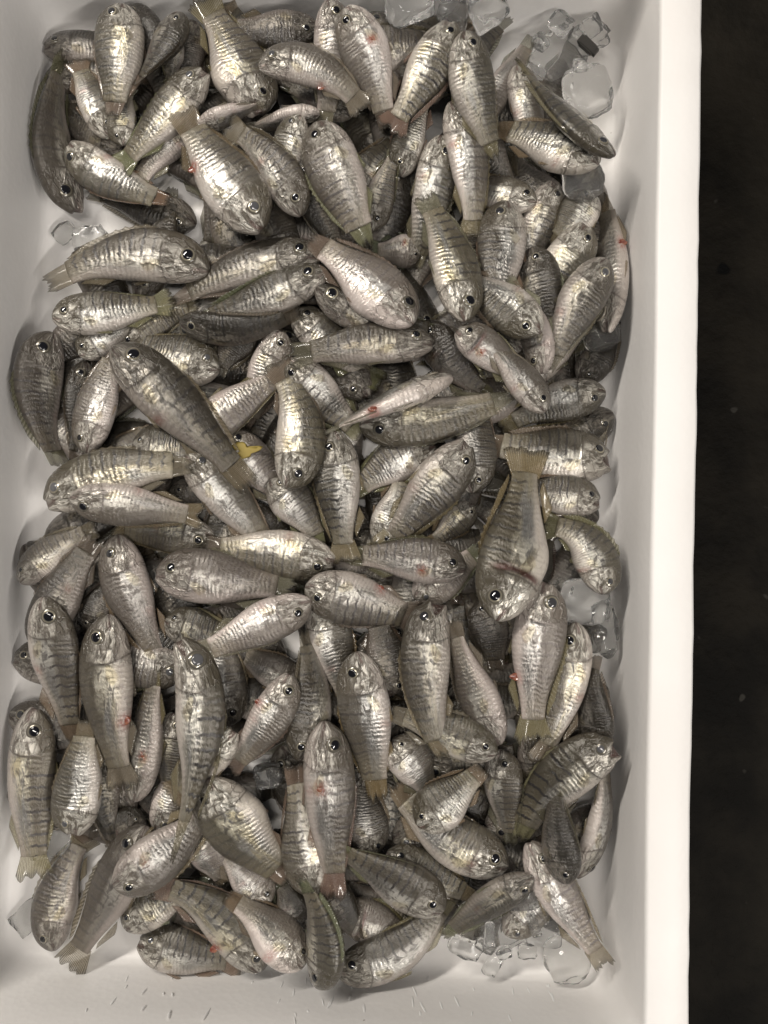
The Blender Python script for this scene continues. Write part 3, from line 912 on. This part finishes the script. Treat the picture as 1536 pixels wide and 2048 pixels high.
# ------------------------------------------------------------------ every fish the photograph shows
# layer | head x y | tail x y | visible depth | side of the back | bend point | roll | tone | flags | label
TABLE = '''
3 243 -18 226 212 106 l - 0 g - | golden fish with pale orange tail root beside the dark gap
2 362 25 262 172 76 r - 20 d - | dark fish with bluish bars lying under the golden fish at the short wall
1 388 40 384 185 70 l - 10 d - | blackish fish wedged low between two dark gaps near the short wall
1 355 70 342 175 45 l - 20 o - |
2 145 425 133 108 76 l 98 270 48 b - | brown curved fish standing on edge along the plain long wall, tail up
3 136 288 345 405 88 d 215 352 0 n - | grey fish with dark sunken eye, its fanned tail pointing at the red-vented belly
1 225 275 152 118 76 r - 0 s - | silver flecked fish tucked behind the curved brown fish
2 246 292 258 172 62 l - 0 g - | small dark fish with one pale gold scale patch under a golden tail
4 416 150 226 332 90 u - 8 g - | gold and silver fish head up, tail laid over the grey fish with sunken eye
3 522 232 404 -6 124 r 468 112 0 g F | broad gold ridged fish hanging from the short wall behind a white-faced fish
2 610 175 445 -8 62 r - 20 o - | olive tail stretched over the broad gold ridged fish
5 515 126 728 214 84 u 628 128 0 w R | pale fish with cloudy eye and orange-red vent lying across the heap near the short wall
3 664 -8 640 212 86 r - 0 p - | pinkish fish upright behind the pale orange-vented fish
2 640 4 446 2 84 d - 0 b - | brown ridged fish pressed flat along the short wall
2 690 -12 772 72 64 r - 20 b - | brown fish slipping down between the short wall and the ice
3 690 40 775 242 102 l 742 130 0 p H | pinkish ridged fish crossing behind a shiny golden fish
5 907 14 774 242 104 r 858 112 0 g - | shiny golden fish with head up beside the ice lumps, blurred tail down
1 822 205 925 140 72 u - 0 d - | dark purple fish in the gap below the golden fish beside the ice
6 928 84 998 305 94 r 948 190 0 n - | grey mottled fish with bright ringed eye, head up beside the bent olive tail
3 958 205 1087 -2 66 r 1022 100 12 p - | pale olive tail sticking up towards the short wall past the ice
3 1034 130 1078 330 72 r - 0 s - | silver faced fish peeping between two larger fish near the corner ice
5 1216 338 1043 96 70 d 1122 226 40 o N | slim olive fish with needle tail lying against the big ice lump
4 1188 348 992 238 110 u 1090 284 0 n - | deep bodied grey fish with pink tail fan under the slim olive fish
3 395 252 535 206 36 d - -78 w - | thin pale belly-up fish twisted across the dark gap
3 640 226 480 238 40 d - -75 w - | second thin pale belly-up fish end to end with its twin
2 704 232 560 160 72 u - 0 d - | black fish lying under the pale orange-vented fish
2 398 232 270 382 84 u - 0 p - | pinkish silver fish below the long gold and silver one
6 527 460 362 222 126 r 440 345 0 n R | large barred fish on top, sharp dark tail tip and small red vent
4 602 432 452 248 84 u 545 330 25 o - | plain olive fish beneath the large sharp-tailed fish
3 604 240 556 402 76 l - 0 s - | silver ridged fish with arched outline next to the big purple fish
3 520 300 440 260 56 u - 0 w - |
5 634 244 735 492 118 l 682 364 0 v - | big purple grey fish with gold shoulder and many fine ripples
3 612 330 690 512 78 l - 0 d - | dark fish pressed under the big purple grey fish
3 700 348 802 224 78 u - 15 b - | brown ridged fish between the golden fish tail and the big purple one
4 745 456 798 300 66 r - 10 b - | small brown fish head down, ringed eye just above the pinkish diagonal fish
5 880 290 828 535 86 r 860 400 0 n - | grey fish with glossy gill plate, pink fin and yellowish tail fan
5 900 208 945 482 86 r 936 330 0 s - | slim silver fish with a bright shining stripe down its flank
7 925 657 846 366 100 r 897 500 0 g - | golden fish head down with wide dark olive tail over a glossy gill plate
3 802 332 858 182 72 l - 0 s - | small silver head looking out from below the mottled fish
4 1080 388 905 295 82 u - 0 s - | silver cheeked fish with white ringed eye facing the foam wall
3 1112 368 1048 562 82 r - 0 g - | dark backed fish with gold flecks behind the glossy head-up fish
3 1182 384 1105 490 84 u - 0 s - | glassy wet fish head under a film of melting ice by the wall
6 1016 386 984 660 104 l 1004 510 0 n - | glossy head-up fish with purple flank and big reflecting eye
4 1172 456 1030 655 98 r - 0 g - | gold cheeked fish next to the olive brown one, eye towards the wall
4 1198 682 1214 362 64 l 1226 500 -52 w R | white fish on its back along the foam wall with red vent and dark tail tip
5 1214 518 1094 745 94 r 1150 620 8 o - | smooth olive brown fish with pointed head near the red-vented white belly
4 1062 495 1100 705 88 r 1082 600 25 o - | olive ribbed back of a fish between two heads
7 826 652 612 472 122 u 724 556 0 p F | plump pinkish fish lying diagonally, torn tail near the big purple fish
2 845 505 740 500 70 d - 0 p H | silver fish with red streak showing in a gap
6 1074 676 896 528 102 d - 0 n - | fish with white forehead and dark mottled cheek beside the golden head-down fish
5 1084 748 1008 560 62 l 1064 640 -40 w - | white bellied fish curving round behind the mottled cheek
5 420 546 88 568 112 u 260 514 0 o - | long olive fish with crisp black bars and wide ringed eye, split tail on bare foam
5 108 638 345 598 90 u - 0 s - | silver barred fish facing the plain long wall just below the long olive fish
4 645 520 330 602 90 u 490 538 0 o - | dark barred fish whose tail meets the silver barred fish's tail
5 658 552 372 640 84 u 530 598 0 o Y | smooth olive fish lying over the small dark striped one
5 358 640 605 622 58 u 480 660 58 d - | small dark fish on its belly with a white sheen along the back
3 238 692 402 606 80 d - 0 g - | gold fish with black smudge half under two olive fish
3 102 664 124 940 82 l 74 800 45 b - | dark brown fish on edge against the plain long wall with golden eye
2 168 722 150 935 62 l - 25 d - | narrow black fish beside the dark brown wall fish
3 158 712 292 640 74 u - 0 s - | small silver head resting above the narrow black fish
4 174 908 240 690 86 l 198 800 0 w - | pale bellied fish head down beside the narrow black fish
7 224 694 502 976 118 r 350 812 0 o - | large olive fish running diagonally with dark tail ending by the yellow fleck
4 442 742 244 676 104 u - 0 g - | bright silver face with wide ringed eye behind the large diagonal olive fish
2 500 640 430 750 80 r - 0 d - | dark violet fish in the hollow beside the bright silver face
4 566 664 476 850 84 r - 0 p - | pale fish with silver cheek and dark eye above the orange tail
4 588 618 762 765 86 u - 0 s - | silver fish with white fin hanging over the dark hollow
5 634 580 902 658 76 u 742 642 10 b - | brown slim fish with gold ringed eye under the plump pinkish fish
6 868 688 580 714 90 u 730 690 0 b - | brown pink fish with raised dark dorsal fin, tail over the purple ridged fish
5 578 724 728 868 96 d 650 800 0 v - | purple ridged fish with small black eye below the brown pink fish
7 906 754 638 872 62 u 790 800 -75 w R | slender white fish belly up with round red vent
6 718 852 1030 788 96 d 874 836 0 g - | bronze fish with gold ringed eye lying under the slender white belly
4 842 640 985 805 82 r - 20 d - | dark olive fish under the open-gilled fish
6 914 656 1066 770 82 u - 0 p HG | pinkish fish with gaping gills and red gill patch
7 1092 824 966 668 74 r 1036 752 0 w - | pale smooth fish head down over the gaping gills
5 1212 786 998 858 86 d 1110 806 0 s - | pale silver fish facing the foam wall with clear bars on its lower edge
4 1090 700 1222 540 78 r - 0 s - | small silver fish jammed by the dark wet ice at the wall
3 1158 762 1232 640 70 r - 20 d - | dark wet fish at the foam wall with faint eye
4 945 988 962 786 92 r - 0 v - | mottled fish head down between the bronze fish and the huge pale fish
5 1230 916 962 884 114 u 1100 910 0 s O | silver fish with gaping mouth pressed to the foam wall
3 1172 960 1213 844 44 r - 10 o - | yellowish tail tip standing up at the foam wall
8 984 1238 1062 888 134 l 1038 1060 0 g FG | huge golden fish head down with torn gill cover and broad tail
5 1202 1004 1010 972 86 u - 0 n - | fish with silver gill plate partly under a brown tail fan near the wall
6 1196 1188 1088 1048 92 r 1172 1088 0 n - | bent fish with brown tail fan and dark eye next to clear ice at the wall
4 948 1008 858 1092 62 r - 0 g - | little gold striped fish with ringed eye in the gap by the huge fish
6 938 888 760 1104 104 r 858 986 0 n - | fat silver fish with big black eye touching the mottled fish
5 872 890 702 990 96 u 792 924 0 v - | lilac silver fish beside the head-up ripple sided fish
5 758 1092 806 940 82 r - 0 s - | short silver fish head down below the lilac silver fish
6 668 862 690 1128 100 l 680 990 0 n - | straight ripple sided fish head up with square tail end
4 706 1078 800 1110 60 u - 0 d - |
7 932 1138 688 1112 92 u 806 1118 0 b H | warm brown fish with regular thin bars lying below the fat silver fish
6 574 977 548 724 104 r 598 850 0 g - | blue and gold fish head down with orange fin
5 372 884 582 738 90 r - 0 p - | orange pink tail half of a fish pointing at the purple ridged fish
5 264 892 420 895 96 u - 0 n - | dark eyed fish lying under the large diagonal olive fish
4 455 868 585 1015 88 r - 0 p - | tan fish behind the yellow fleck
3 218 925 305 848 62 u - 0 s - | bit of silver fish beside the dark eyed one
5 74 1006 402 938 112 u 236 946 0 g - | long gold ridged fish with pointed mouth facing the plain long wall
6 144 998 412 1034 88 d 276 1012 0 p - | translucent pinkish fish lying on the long gold ridged fish
6 378 912 546 1112 94 r 466 1010 0 s T | silver blue fish with ragged yellow tail over a gold headed fish
4 432 1078 214 1058 80 d - 0 g - | gold sided fish with dark eye in the hollow under the translucent one
3 348 972 460 1002 54 d - 0 d - | dark little head between the long gold fish and its neighbour
3 40 1166 196 1056 76 u - 0 b - | dark brown fish nosing the plain long wall
4 72 1300 196 1072 94 l 128 1180 0 b - | dull brown fish without visible eye below the dark brown nosing one
6 108 1190 130 1502 100 r 116 1340 0 n - | fish with glassy pale head and white mouth line along the plain long wall
6 234 1068 336 1340 100 l 262 1190 0 w - | chalky pale fish with small black eye, tail under the long thin one
3 180 1262 236 1150 70 l - 0 d - |
7 216 1228 250 1588 108 l 216 1400 0 g R | gold cheeked fish with bright red vent on its flank edge
8 356 1276 348 1706 98 r 400 1440 0 n N | longest fish, lilac sided, ending in a thin yellow pointed tail
7 310 1146 596 1182 114 u 446 1160 0 p - | broad pinkish silver fish with bright ringed eye in the middle of the heap
6 673 1130 400 1098 98 d 546 1104 0 g - | pale gold fish crossed by the ragged yellow tail
8 622 1204 390 1312 88 d 512 1252 0 p - | lilac pink fish touching noses with a red spotted one
6 266 1606 312 1328 80 l 296 1460 -25 p H | pink silver fish with raw spots beside the gold cheeked fish
5 460 1452 428 1222 78 r - 0 s - | silver fish head down beside the longest fish
4 606 1372 470 1300 76 u - 0 w - | pale finned fish in the hollow below the lilac pink fish
5 330 1240 482 1272 82 u - 0 g - | gold scaled flank showing between two broad fish
6 596 1522 606 1250 86 l 624 1388 40 o - | olive fish on its belly, head down, crisp bars on its back
6 582 1346 450 1548 82 d 536 1440 0 p P | pale pink bellied fish with dark square tail
5 640 1196 704 1422 94 r - 0 s - | blue silver fish under the red spotted one
4 790 1392 750 1226 92 r - 0 d - | dark silver fish in the shade beside the open-mouthed one
7 610 1176 842 1242 108 d 730 1204 0 v R | purple fish with orange-red spot near its pale fin
8 876 1196 890 1524 100 l 852 1350 0 n O | upright grey fish with open mouth and yellow tail fan
6 1000 1490 898 1238 80 l 952 1380 -38 p - | pink bellied fish leaning on the open-mouthed grey one
4 962 1196 992 1342 82 l - 0 d - | dark barred fish deep between the huge fish and the pink belly
5 828 1196 964 1098 84 d - 0 p - | raw silver gill piece of a fish under the warm brown one
7 1096 1162 1066 1488 108 r 1070 1320 0 p R | pinkish olive fish tail down with red patch at its belly
6 1152 1244 1080 1532 92 l 1130 1390 0 g - | golden crumpled fish head up at the foam wall
3 1195 1502 1184 1308 64 r - 55 d - | dark fish on edge at the foam wall behind the golden crumpled one
4 1060 1192 1112 1056 72 r - 10 d - | dark fish with tiny eye behind the huge golden fish
6 74 1414 70 1764 98 r 62 1540 0 g T | gold tailed fish with four dark tail points hanging over bare foam
6 144 1672 172 1438 100 l 162 1550 0 s - | barred fish head down with white throat next to the four-pointed tail
5 206 1480 254 1728 62 l 212 1610 20 o N | loose olive tail fin with black tip lying over a white head
5 312 1662 362 1482 68 r - 0 v - | small violet silver head down beside the pointed yellow tail
6 474 1452 326 1606 88 u - 0 g - | glittering gold silver fish crossed by the pointed yellow tail
5 350 1424 338 1604 82 r - 0 g - | bright scaled flank left of the longest fish's thin tail
6 238 1756 428 1598 104 d 344 1690 0 w - | white silver fish with grey eye beneath the loose olive tail fin
5 300 1642 124 1952 100 l 216 1800 0 b T | tan fish with split tail rays spread on bare foam
4 108 1902 182 1660 86 l 118 1780 12 b - | reddish brown fish lying doubled beside the tan one
4 292 1640 180 1656 70 u - 0 d - |
4 250 1858 425 1772 90 u 330 1796 0 o - | brown nosed fish head over bare foam, tucked below its arched neighbour
6 516 1958 306 1758 108 r 432 1824 0 g P | arched gold silver fish with red wound on its throat
3 276 1882 484 1928 92 u - 0 n - | fish lying flat on bare foam with glinting eye, under the arched one
7 424 1544 584 1774 126 l 488 1668 0 g F | stout pale gold fish with oval black eye and blunt head
7 622 1794 590 1528 94 l 606 1650 0 s - | silver fish head down squeezed beside the bleeding one, orange belly edge
9 650 1438 666 1806 106 r 658 1610 0 v H | fish on top with small bleeding wound behind its gills and dark square tail
8 714 1298 756 1614 104 l 736 1450 0 v - | head-up fish with golden throat and lilac ripples
6 748 1704 728 1540 84 r - 0 v - | violet barred flank between the bleeding fish and the gold head
4 780 1480 868 1604 92 u - 0 v - | purple barred fish with yellow belly deep under the translucent one
7 992 1502 776 1428 90 u 880 1462 0 g - | gold headed fish lying under the yellow tail fan
7 834 1652 968 1536 98 u - 0 s - | translucent blue grey fish with clear gill outlines
6 1018 1732 786 1568 108 u 894 1674 0 g - | wet gold silver fish with sparkling meltwater on its head
6 1004 1496 1026 1702 76 r - 30 b - | brown slim fish standing between two fish, oval ringed eye
7 1226 1478 1042 1704 106 l 1112 1566 0 n O | fish with wide gaping white mouth reaching the foam wall
7 1132 1768 1110 1560 72 r - 45 d - | dark purple brown fish head down near the foam wall
5 1158 1772 1196 1478 62 r 1200 1640 -45 w - | cream white fish belly outward along the foam wall
6 1058 1682 1216 1938 86 r 1122 1800 0 p - | orange tan tail half of a fish pointing into the bare corner
8 888 1822 660 1694 104 u 776 1752 28 o - | dark olive backed fish with slit eye and crisp bars on its flank
5 774 1704 954 1796 78 u - 0 n - | dark fish with white chin under the wet gold silver one
8 630 2012 596 1796 82 r 646 1902 48 o - | grey olive fish on its belly with snout on bare foam
7 606 1936 450 1790 82 u - -45 w P | cream bellied fish with orange wound under the grey olive one
5 544 1802 440 1688 78 r - 0 p - | pinkish fish face with bright eye below the stout pale gold fish
5 596 1850 556 1760 70 r - 0 d - |
6 668 1982 900 1832 92 u 800 1946 0 n - | curved fish with pale belly on bare foam, tail into the wet ice
5 680 1828 832 1890 84 u - 0 w G | fish with flared white gills beside the curved one
6 1062 1742 884 1892 70 d - 0 o - | olive brown tail pointing over the curved fish
3 1010 1870 1150 1760 76 d - 0 s - | silver fish frozen among the clear ice shards
5 648 1758 722 1880 70 r - 0 d - | black fish with gold fleck under the dark olive backed one
4 398 1660 452 1772 86 r - 0 p - | dull pink flank behind the stout pale gold fish
4 540 960 642 1094 90 r - 0 v - | purple ridged flank beside the straight ripple sided fish
'''


def parse(line):
    left, lab = line.split('|')
    t = left.split()
    lay, hx, hy, tx, ty, w, d = t[:7]
    if t[7] == '-':
        mid, rest = None, t[8:]
    else:
        mid, rest = (float(t[7]), float(t[8])), t[9:]
    return dict(layer=int(lay), head=(float(hx), float(hy)), tail=(float(tx), float(ty)), w=float(w), dors=d, mid=mid,
                roll=float(rest[0]), tone=rest[1], flags=rest[2], label=lab.strip())


FISH = [parse(l) for l in TABLE.strip().splitlines()]
BURIED = 'shade-darkened fish buried deep in the heap, glimpsed in the gaps'

# bottom of the heap: filler fish, their dark tones painting in the shade of the gaps
fr = random.Random(5)
low = []
for gy in range(12):
    for gx in range(7):
        x = 190 + gx * 152 + fr.uniform(-30, 30) + (30 if gy % 2 else -10)
        y = 185 + gy * 140 + fr.uniform(-30, 30)
        if y > 1640 and (x < 400 or x > 980): continue
        if y > 1500 and x < 230: continue
        if 400 < y < 520 and x < 260: continue
        a = fr.uniform(0, 2 * math.pi)
        for lay in (0, 0.5):
            if lay == 0.5:
                x, y, a = x + 76, y + 65, a + fr.uniform(.6, 2.5)
                if x > 1120 or y > 1640 or fr.random() < .55: continue
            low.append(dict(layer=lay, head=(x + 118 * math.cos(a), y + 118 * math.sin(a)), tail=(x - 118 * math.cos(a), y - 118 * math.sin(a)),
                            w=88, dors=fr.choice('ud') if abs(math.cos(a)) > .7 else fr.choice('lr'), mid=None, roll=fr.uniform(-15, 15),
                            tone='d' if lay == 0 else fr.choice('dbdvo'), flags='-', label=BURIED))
for k, (x, y) in enumerate([(190, 150), (400, 150), (620, 150), (840, 160), (300, 105), (510, 100), (730, 105), (200, 100),
                           (420, 95), (640, 95), (850, 110), (330, 130), (560, 130), (770, 130)]):
    sgn = fr.choice((-1, 1))
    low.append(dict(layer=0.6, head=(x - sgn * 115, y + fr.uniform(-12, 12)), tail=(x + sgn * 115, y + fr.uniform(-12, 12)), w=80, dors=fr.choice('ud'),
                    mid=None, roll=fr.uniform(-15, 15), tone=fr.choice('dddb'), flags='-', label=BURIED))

ICES = [  # layer, x, y, sx, sy, sz, angle, cube, label
    (1, 815, 40, 100, 76, 60, 20, .45, 'large smooth ice lump against the short wall behind the golden fish'),
    (1, 900, 28, 66, 60, 60, -10, .55, 'ice cube between the golden fish and the short wall'),
    (1, 962, 48, 76, 70, 60, 30, .6, 'squarish ice cube beside the pale olive tail'),
    (1, 1110, 118, 130, 100, 50, 40, .5, 'wide flat ice piece in the corner of the box'),
    (2, 1168, 92, 74, 60, 44, 35, .85, 'square ice block with added shade slab leaning in the corner'),
    (1, 1166, 205, 104, 112, 50, 10, .35, 'large round ice lump under the slim olive fish'),
    (1, 186, 486, 74, 66, 34, 15, .45, 'thin ice disc on bare foam by the long olive fish'),
    (1, 118, 455, 50, 40, 18, 40, .5, 'small ice sliver on bare foam at the plain long wall'),
    (4, 1190, 672, 74, 84, 60, 20, .4, 'dark looking ice lump wedged at the foam wall'),
    (4, 1150, 1200, 96, 90, 70, 0, .4, 'wet ice lump at the foam wall under the bent fish'),
    (2, 1200, 1255, 60, 110, 50, 5, .4, 'flat ice piece between the foam wall and the golden crumpled fish'),
    (3, 46, 1846, 84, 56, 12, 40, .9, 'square ice plate with grey streak lying alone on bare foam'),
    (2, 96, 1690, 96, 60, 26, 10, .5, 'ice plate under the four tail points'),
    (2, 1000, 1868, 100, 76, 30, 20, .3, 'cracked ice lump under the olive brown tail'),
    (3, 930, 1888, 70, 44, 26, -20, .4, 'jagged ice shard beside the curved fish'),
    (2, 1080, 1852, 84, 66, 30, 0, .3, 'ice lump next to the orange tan tail'),
    (3, 985, 1922, 52, 34, 22, 60, .5, 'small white ice chip on bare foam'),
    (1, 1130, 1910, 90, 96, 26, 15, .4, 'thin glassy ice plate under the orange tan tail tip'),
    (5, 1030, 1760, 90, 70, 40, 10, .4, 'wet ice lump on the sparkling gold silver fish'),
    (1, 540, 1545, 60, 50, 40, 10, .5, 'pale ice lump in the dark hollow beside the stout fish'),
    (4, 1145, 395, 84, 90, 34, 10, .4, 'melting ice film over the glassy fish head'),
]

def handle(lab):
    cut = len(lab)
    for w_ in (' with ', ' under ', ' beside ', ' behind ', ' lying ', ' next ', ' below ', ' along ', ' near ', ' at ', ' over ', ' between ',
               ' facing ', ' crossed ', ' against ', ' on ', ' in ', ' jammed', ' resting', ' looking', ' hanging', ' squeezed', ' showing', ','):
        p_ = lab.find(w_)
        if p_ > 12: cut = min(cut, p_)
    return ' '.join(lab[:cut].split()[:9])


def label_buried(f):
    c_ = ((f['head'][0] + f['tail'][0]) / 2, (f['head'][1] + f['tail'][1]) / 2)
    near = sorted((h for h in FISH if h['label'] and 'buried' not in h['label'] and h['layer'] >= 5 and len(handle(h['label']).split()) < 6),
                  key=lambda h: math.hypot((h['head'][0] + h['tail'][0]) / 2 - c_[0], (h['head'][1] + h['tail'][1]) / 2 - c_[1]))
    f['label'] = {'d': 'shade-darkened', 'b': 'brown', 'v': 'purple grey'}.get(f['tone'], 'dull') + ' fish buried between the ' + \
        handle(near[0]['label']) + ' and ' + next(handle(h['label']) for h in near[1:] if len(handle(h['label']).split()) < 5)

ir = random.Random(3)
for k in range(7):
    ICES.append((ir.choice([3, 5, 6, 7]), ir.uniform(900, 1165), ir.uniform(1810, 1915), ir.uniform(20, 50), ir.uniform(14, 30), ir.uniform(10, 18),
                 ir.uniform(0, 180), ir.uniform(.3, .7), 'small broken ice chip among the wet shards at the bare end of the box'))
for k in range(4):
    ICES.append((ir.choice([2, 3]), ir.uniform(1070, 1205), ir.uniform(60, 180), ir.uniform(24, 56), ir.uniform(22, 48), ir.uniform(20, 44),
                 ir.uniform(0, 180), ir.uniform(.4, .8), 'small ice chip lying around the big lumps in the ice corner'))

for f in low + [f for f in FISH if not f['label']]:
    label_buried(f)

items = [(f['layer'], 1, i, f) for i, f in enumerate(FISH)] + [(0, 0, i, f) for i, f in enumerate(low)] + \
        [(t[0], 0, i, t) for i, t in enumerate(ICES)]
items.sort(key=lambda t: t[:3])
HEAP = [(150, 40), (980, 40), (1060, 300), (1190, 370), (1205, 1720), (1140, 1780), (1060, 1835), (900, 1870), (640, 1880), (300, 1870), (215, 1720), (60, 1620),
        (55, 1030), (150, 960), (60, 900), (90, 690), (210, 570), (260, 430), (130, 400), (105, 130)]
HP = np.array([px(x_, y_, .01)[:2] for x_, y_ in HEAP])
gi, gj = np.meshgrid(np.arange(GX), np.arange(GY), indexing='ij')
cx_ = (gi + .5 - 32) * CELL - GX * CELL / 2 + 0.035
cy_ = (gj + .5) * CELL - GY * CELL / 2
INH = np.zeros((GX, GY), bool)
for a_ in range(len(HP)):
    (x1, y1), (x2, y2) = HP[a_], HP[(a_ + 1) % len(HP)]
    hit = ((y1 > cy_) != (y2 > cy_)) & (cx_ < (x2 - x1) * (cy_ - y1) / (y2 - y1 + 1e-12) + x1)
    INH ^= hit


def to_px(x, y, z=.01):
    c, s_ = math.cos(TILT), math.sin(TILT)
    d = np.array([x, y, z - CAMH])
    v = np.array([d[0], c * d[1] + s_ * d[2], -s_ * d[1] + c * d[2]])
    return 768 - FPX * v[0] / v[2], 1024 + FPX * v[1] / v[2]


def fill_holes(nmax):
    """more buried fish wherever the floor under the heap is still bare"""
    n = 0
    while n < nmax:
        hole = (INH & (HF < .004)).astype(float)
        k_ = 9
        cs = np.pad(hole, ((k_, k_), (k_, k_))).cumsum(0).cumsum(1)
        box_ = cs[2 * k_:, 2 * k_:] - cs[:-2 * k_, 2 * k_:] - cs[2 * k_:, :-2 * k_] + cs[:-2 * k_, :-2 * k_]
        m_ = np.unravel_index(np.argmax(box_), box_.shape)
        if box_[m_] < 18: break
        x, y = to_px(cx_[min(m_[0], GX - 1), 0], cy_[0, min(m_[1], GY - 1)])
        a = fr.uniform(0, 2 * math.pi)
        f = dict(head=(x + 110 * math.cos(a), y + 110 * math.sin(a)), tail=(x - 110 * math.cos(a), y - 110 * math.sin(a)), tone=fr.choice('dddb'))  # fillers darkened here too, for the shade between the fish
        label_buried(f)
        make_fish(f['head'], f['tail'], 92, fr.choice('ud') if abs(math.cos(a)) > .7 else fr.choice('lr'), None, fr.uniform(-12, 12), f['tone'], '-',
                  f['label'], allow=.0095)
        n += 1
    print('filled', n)


filled = False
for lay, _, i, it in items:
    if lay >= 1 and not filled:
        fill_holes(60)
        filled = True
    if isinstance(it, dict):
        make_fish(it['head'], it['tail'], it['w'], it['dors'], it['mid'], it['roll'], it['tone'], it['flags'],
                  it['label'] or BURIED, allow=.0085 if lay < 1 else .0046)
    else:
        _, x, y, sx, sy, sz, ang, cube, lab = it
        make_ice(x, y, sx, sy, sz, ang, lab, i + 1.3, cube)
print('heap top', HF.max(), 'mean', HF[HF > .002].mean())

# added dark slab standing for the shaded face of the square ice block
pc = px(1176, 92, .03)
bm = bmesh.new()
bmesh.ops.create_cube(bm, size=1)
bmesh.ops.bevel(bm, geom=bm.edges[:], offset=.12, segments=2, affect='EDGES')
for v in bm.verts:
    v.co = Matrix.Rotation(R(-42), 3, 'Z') @ Vector((v.co.x * .0135, v.co.y * .0065, v.co.z * .004))
    v.co += Vector((mnoise.noise(v.co * 300), mnoise.noise(v.co * 300 + Vector((5, 0, 0))), 0)) * .0008
me = bpy.data.meshes.new('ice_shade_slab')
bm.to_mesh(me)
bm.free()
me.materials.append(plain('ice_shade_grey', (0.03, 0.028, 0.025), Roughness=0.4))
o = bpy.data.objects.new('ice_shade_slab', me)
for _ in range(3):
    i, j = cells(np.array([[pc[0], pc[1]]]))
    pc = px(1176, 92, HF[max(0, i[0] - 2):i[0] + 3, max(0, j[0] - 2):j[0] + 3].max() + .001)
o.location = tuple(pc)
col.objects.link(o)
tag(o, 'small dark slab added as the shaded face of the corner ice block', 'chip')

# yellow fleck by the dark tail
p = px(482, 896, .04)
bm = bmesh.new()
bmesh.ops.create_icosphere(bm, subdivisions=3, radius=.0058)
for v in bm.verts:
    ang_ = math.atan2(v.co.y, v.co.x)
    f_ = 1 + .38 * math.sin(3 * ang_ + 1) + .22 * math.sin(5 * ang_) + .3 * mnoise.noise(v.co * 500)
    v.co.x *= f_ * 1.25
    v.co.y *= f_ * .8
    v.co.z *= .09
me = bpy.data.meshes.new('yellow_fleck')
bm.to_mesh(me)
bm.free()
me.polygons.foreach_set('use_smooth', [True] * len(me.polygons))
me.materials.append(YELLOW)
o = bpy.data.objects.new('yellow_fleck', me)
i, j = cells(np.array([[p[0], p[1]]]))
o.location = (p[0], p[1], HF[i[0], j[0]] + .0002)
col.objects.link(o)
tag(o, 'small bright yellow fleck of egg beside the dark olive tail', 'fleck')

# water streaks on the wall at the bare end, lamp glints painted as white
sv, sf = [], []
for k in range(46):
    u = rng.uniform(-.85, .85) * HW
    z = rng.uniform(.006, .055)
    Lz = rng.uniform(.003, .014)
    wd = rng.uniform(.0004, .0008)
    vw = -HL + DRAFT * (1 - z / ZR)
    b = len(sv)
    sl = rng.uniform(-.25, .25)
    for a in range(8):
        ang = 2 * math.pi * a / 8
        zz = z + Lz / 2 * math.sin(ang)
        sv.append(boxpt(u + wd * math.cos(ang) + sl * (zz - z), vw + .0002 + .0003, zz))
    sv.append(boxpt(u, vw + .0012, z))
    for a in range(8):
        sf.append((b + a, b + (a + 1) % 8, b + 8))
o = link('water_streaks', sv, sf, STREAK, box)
o['kind'] = 'stuff'
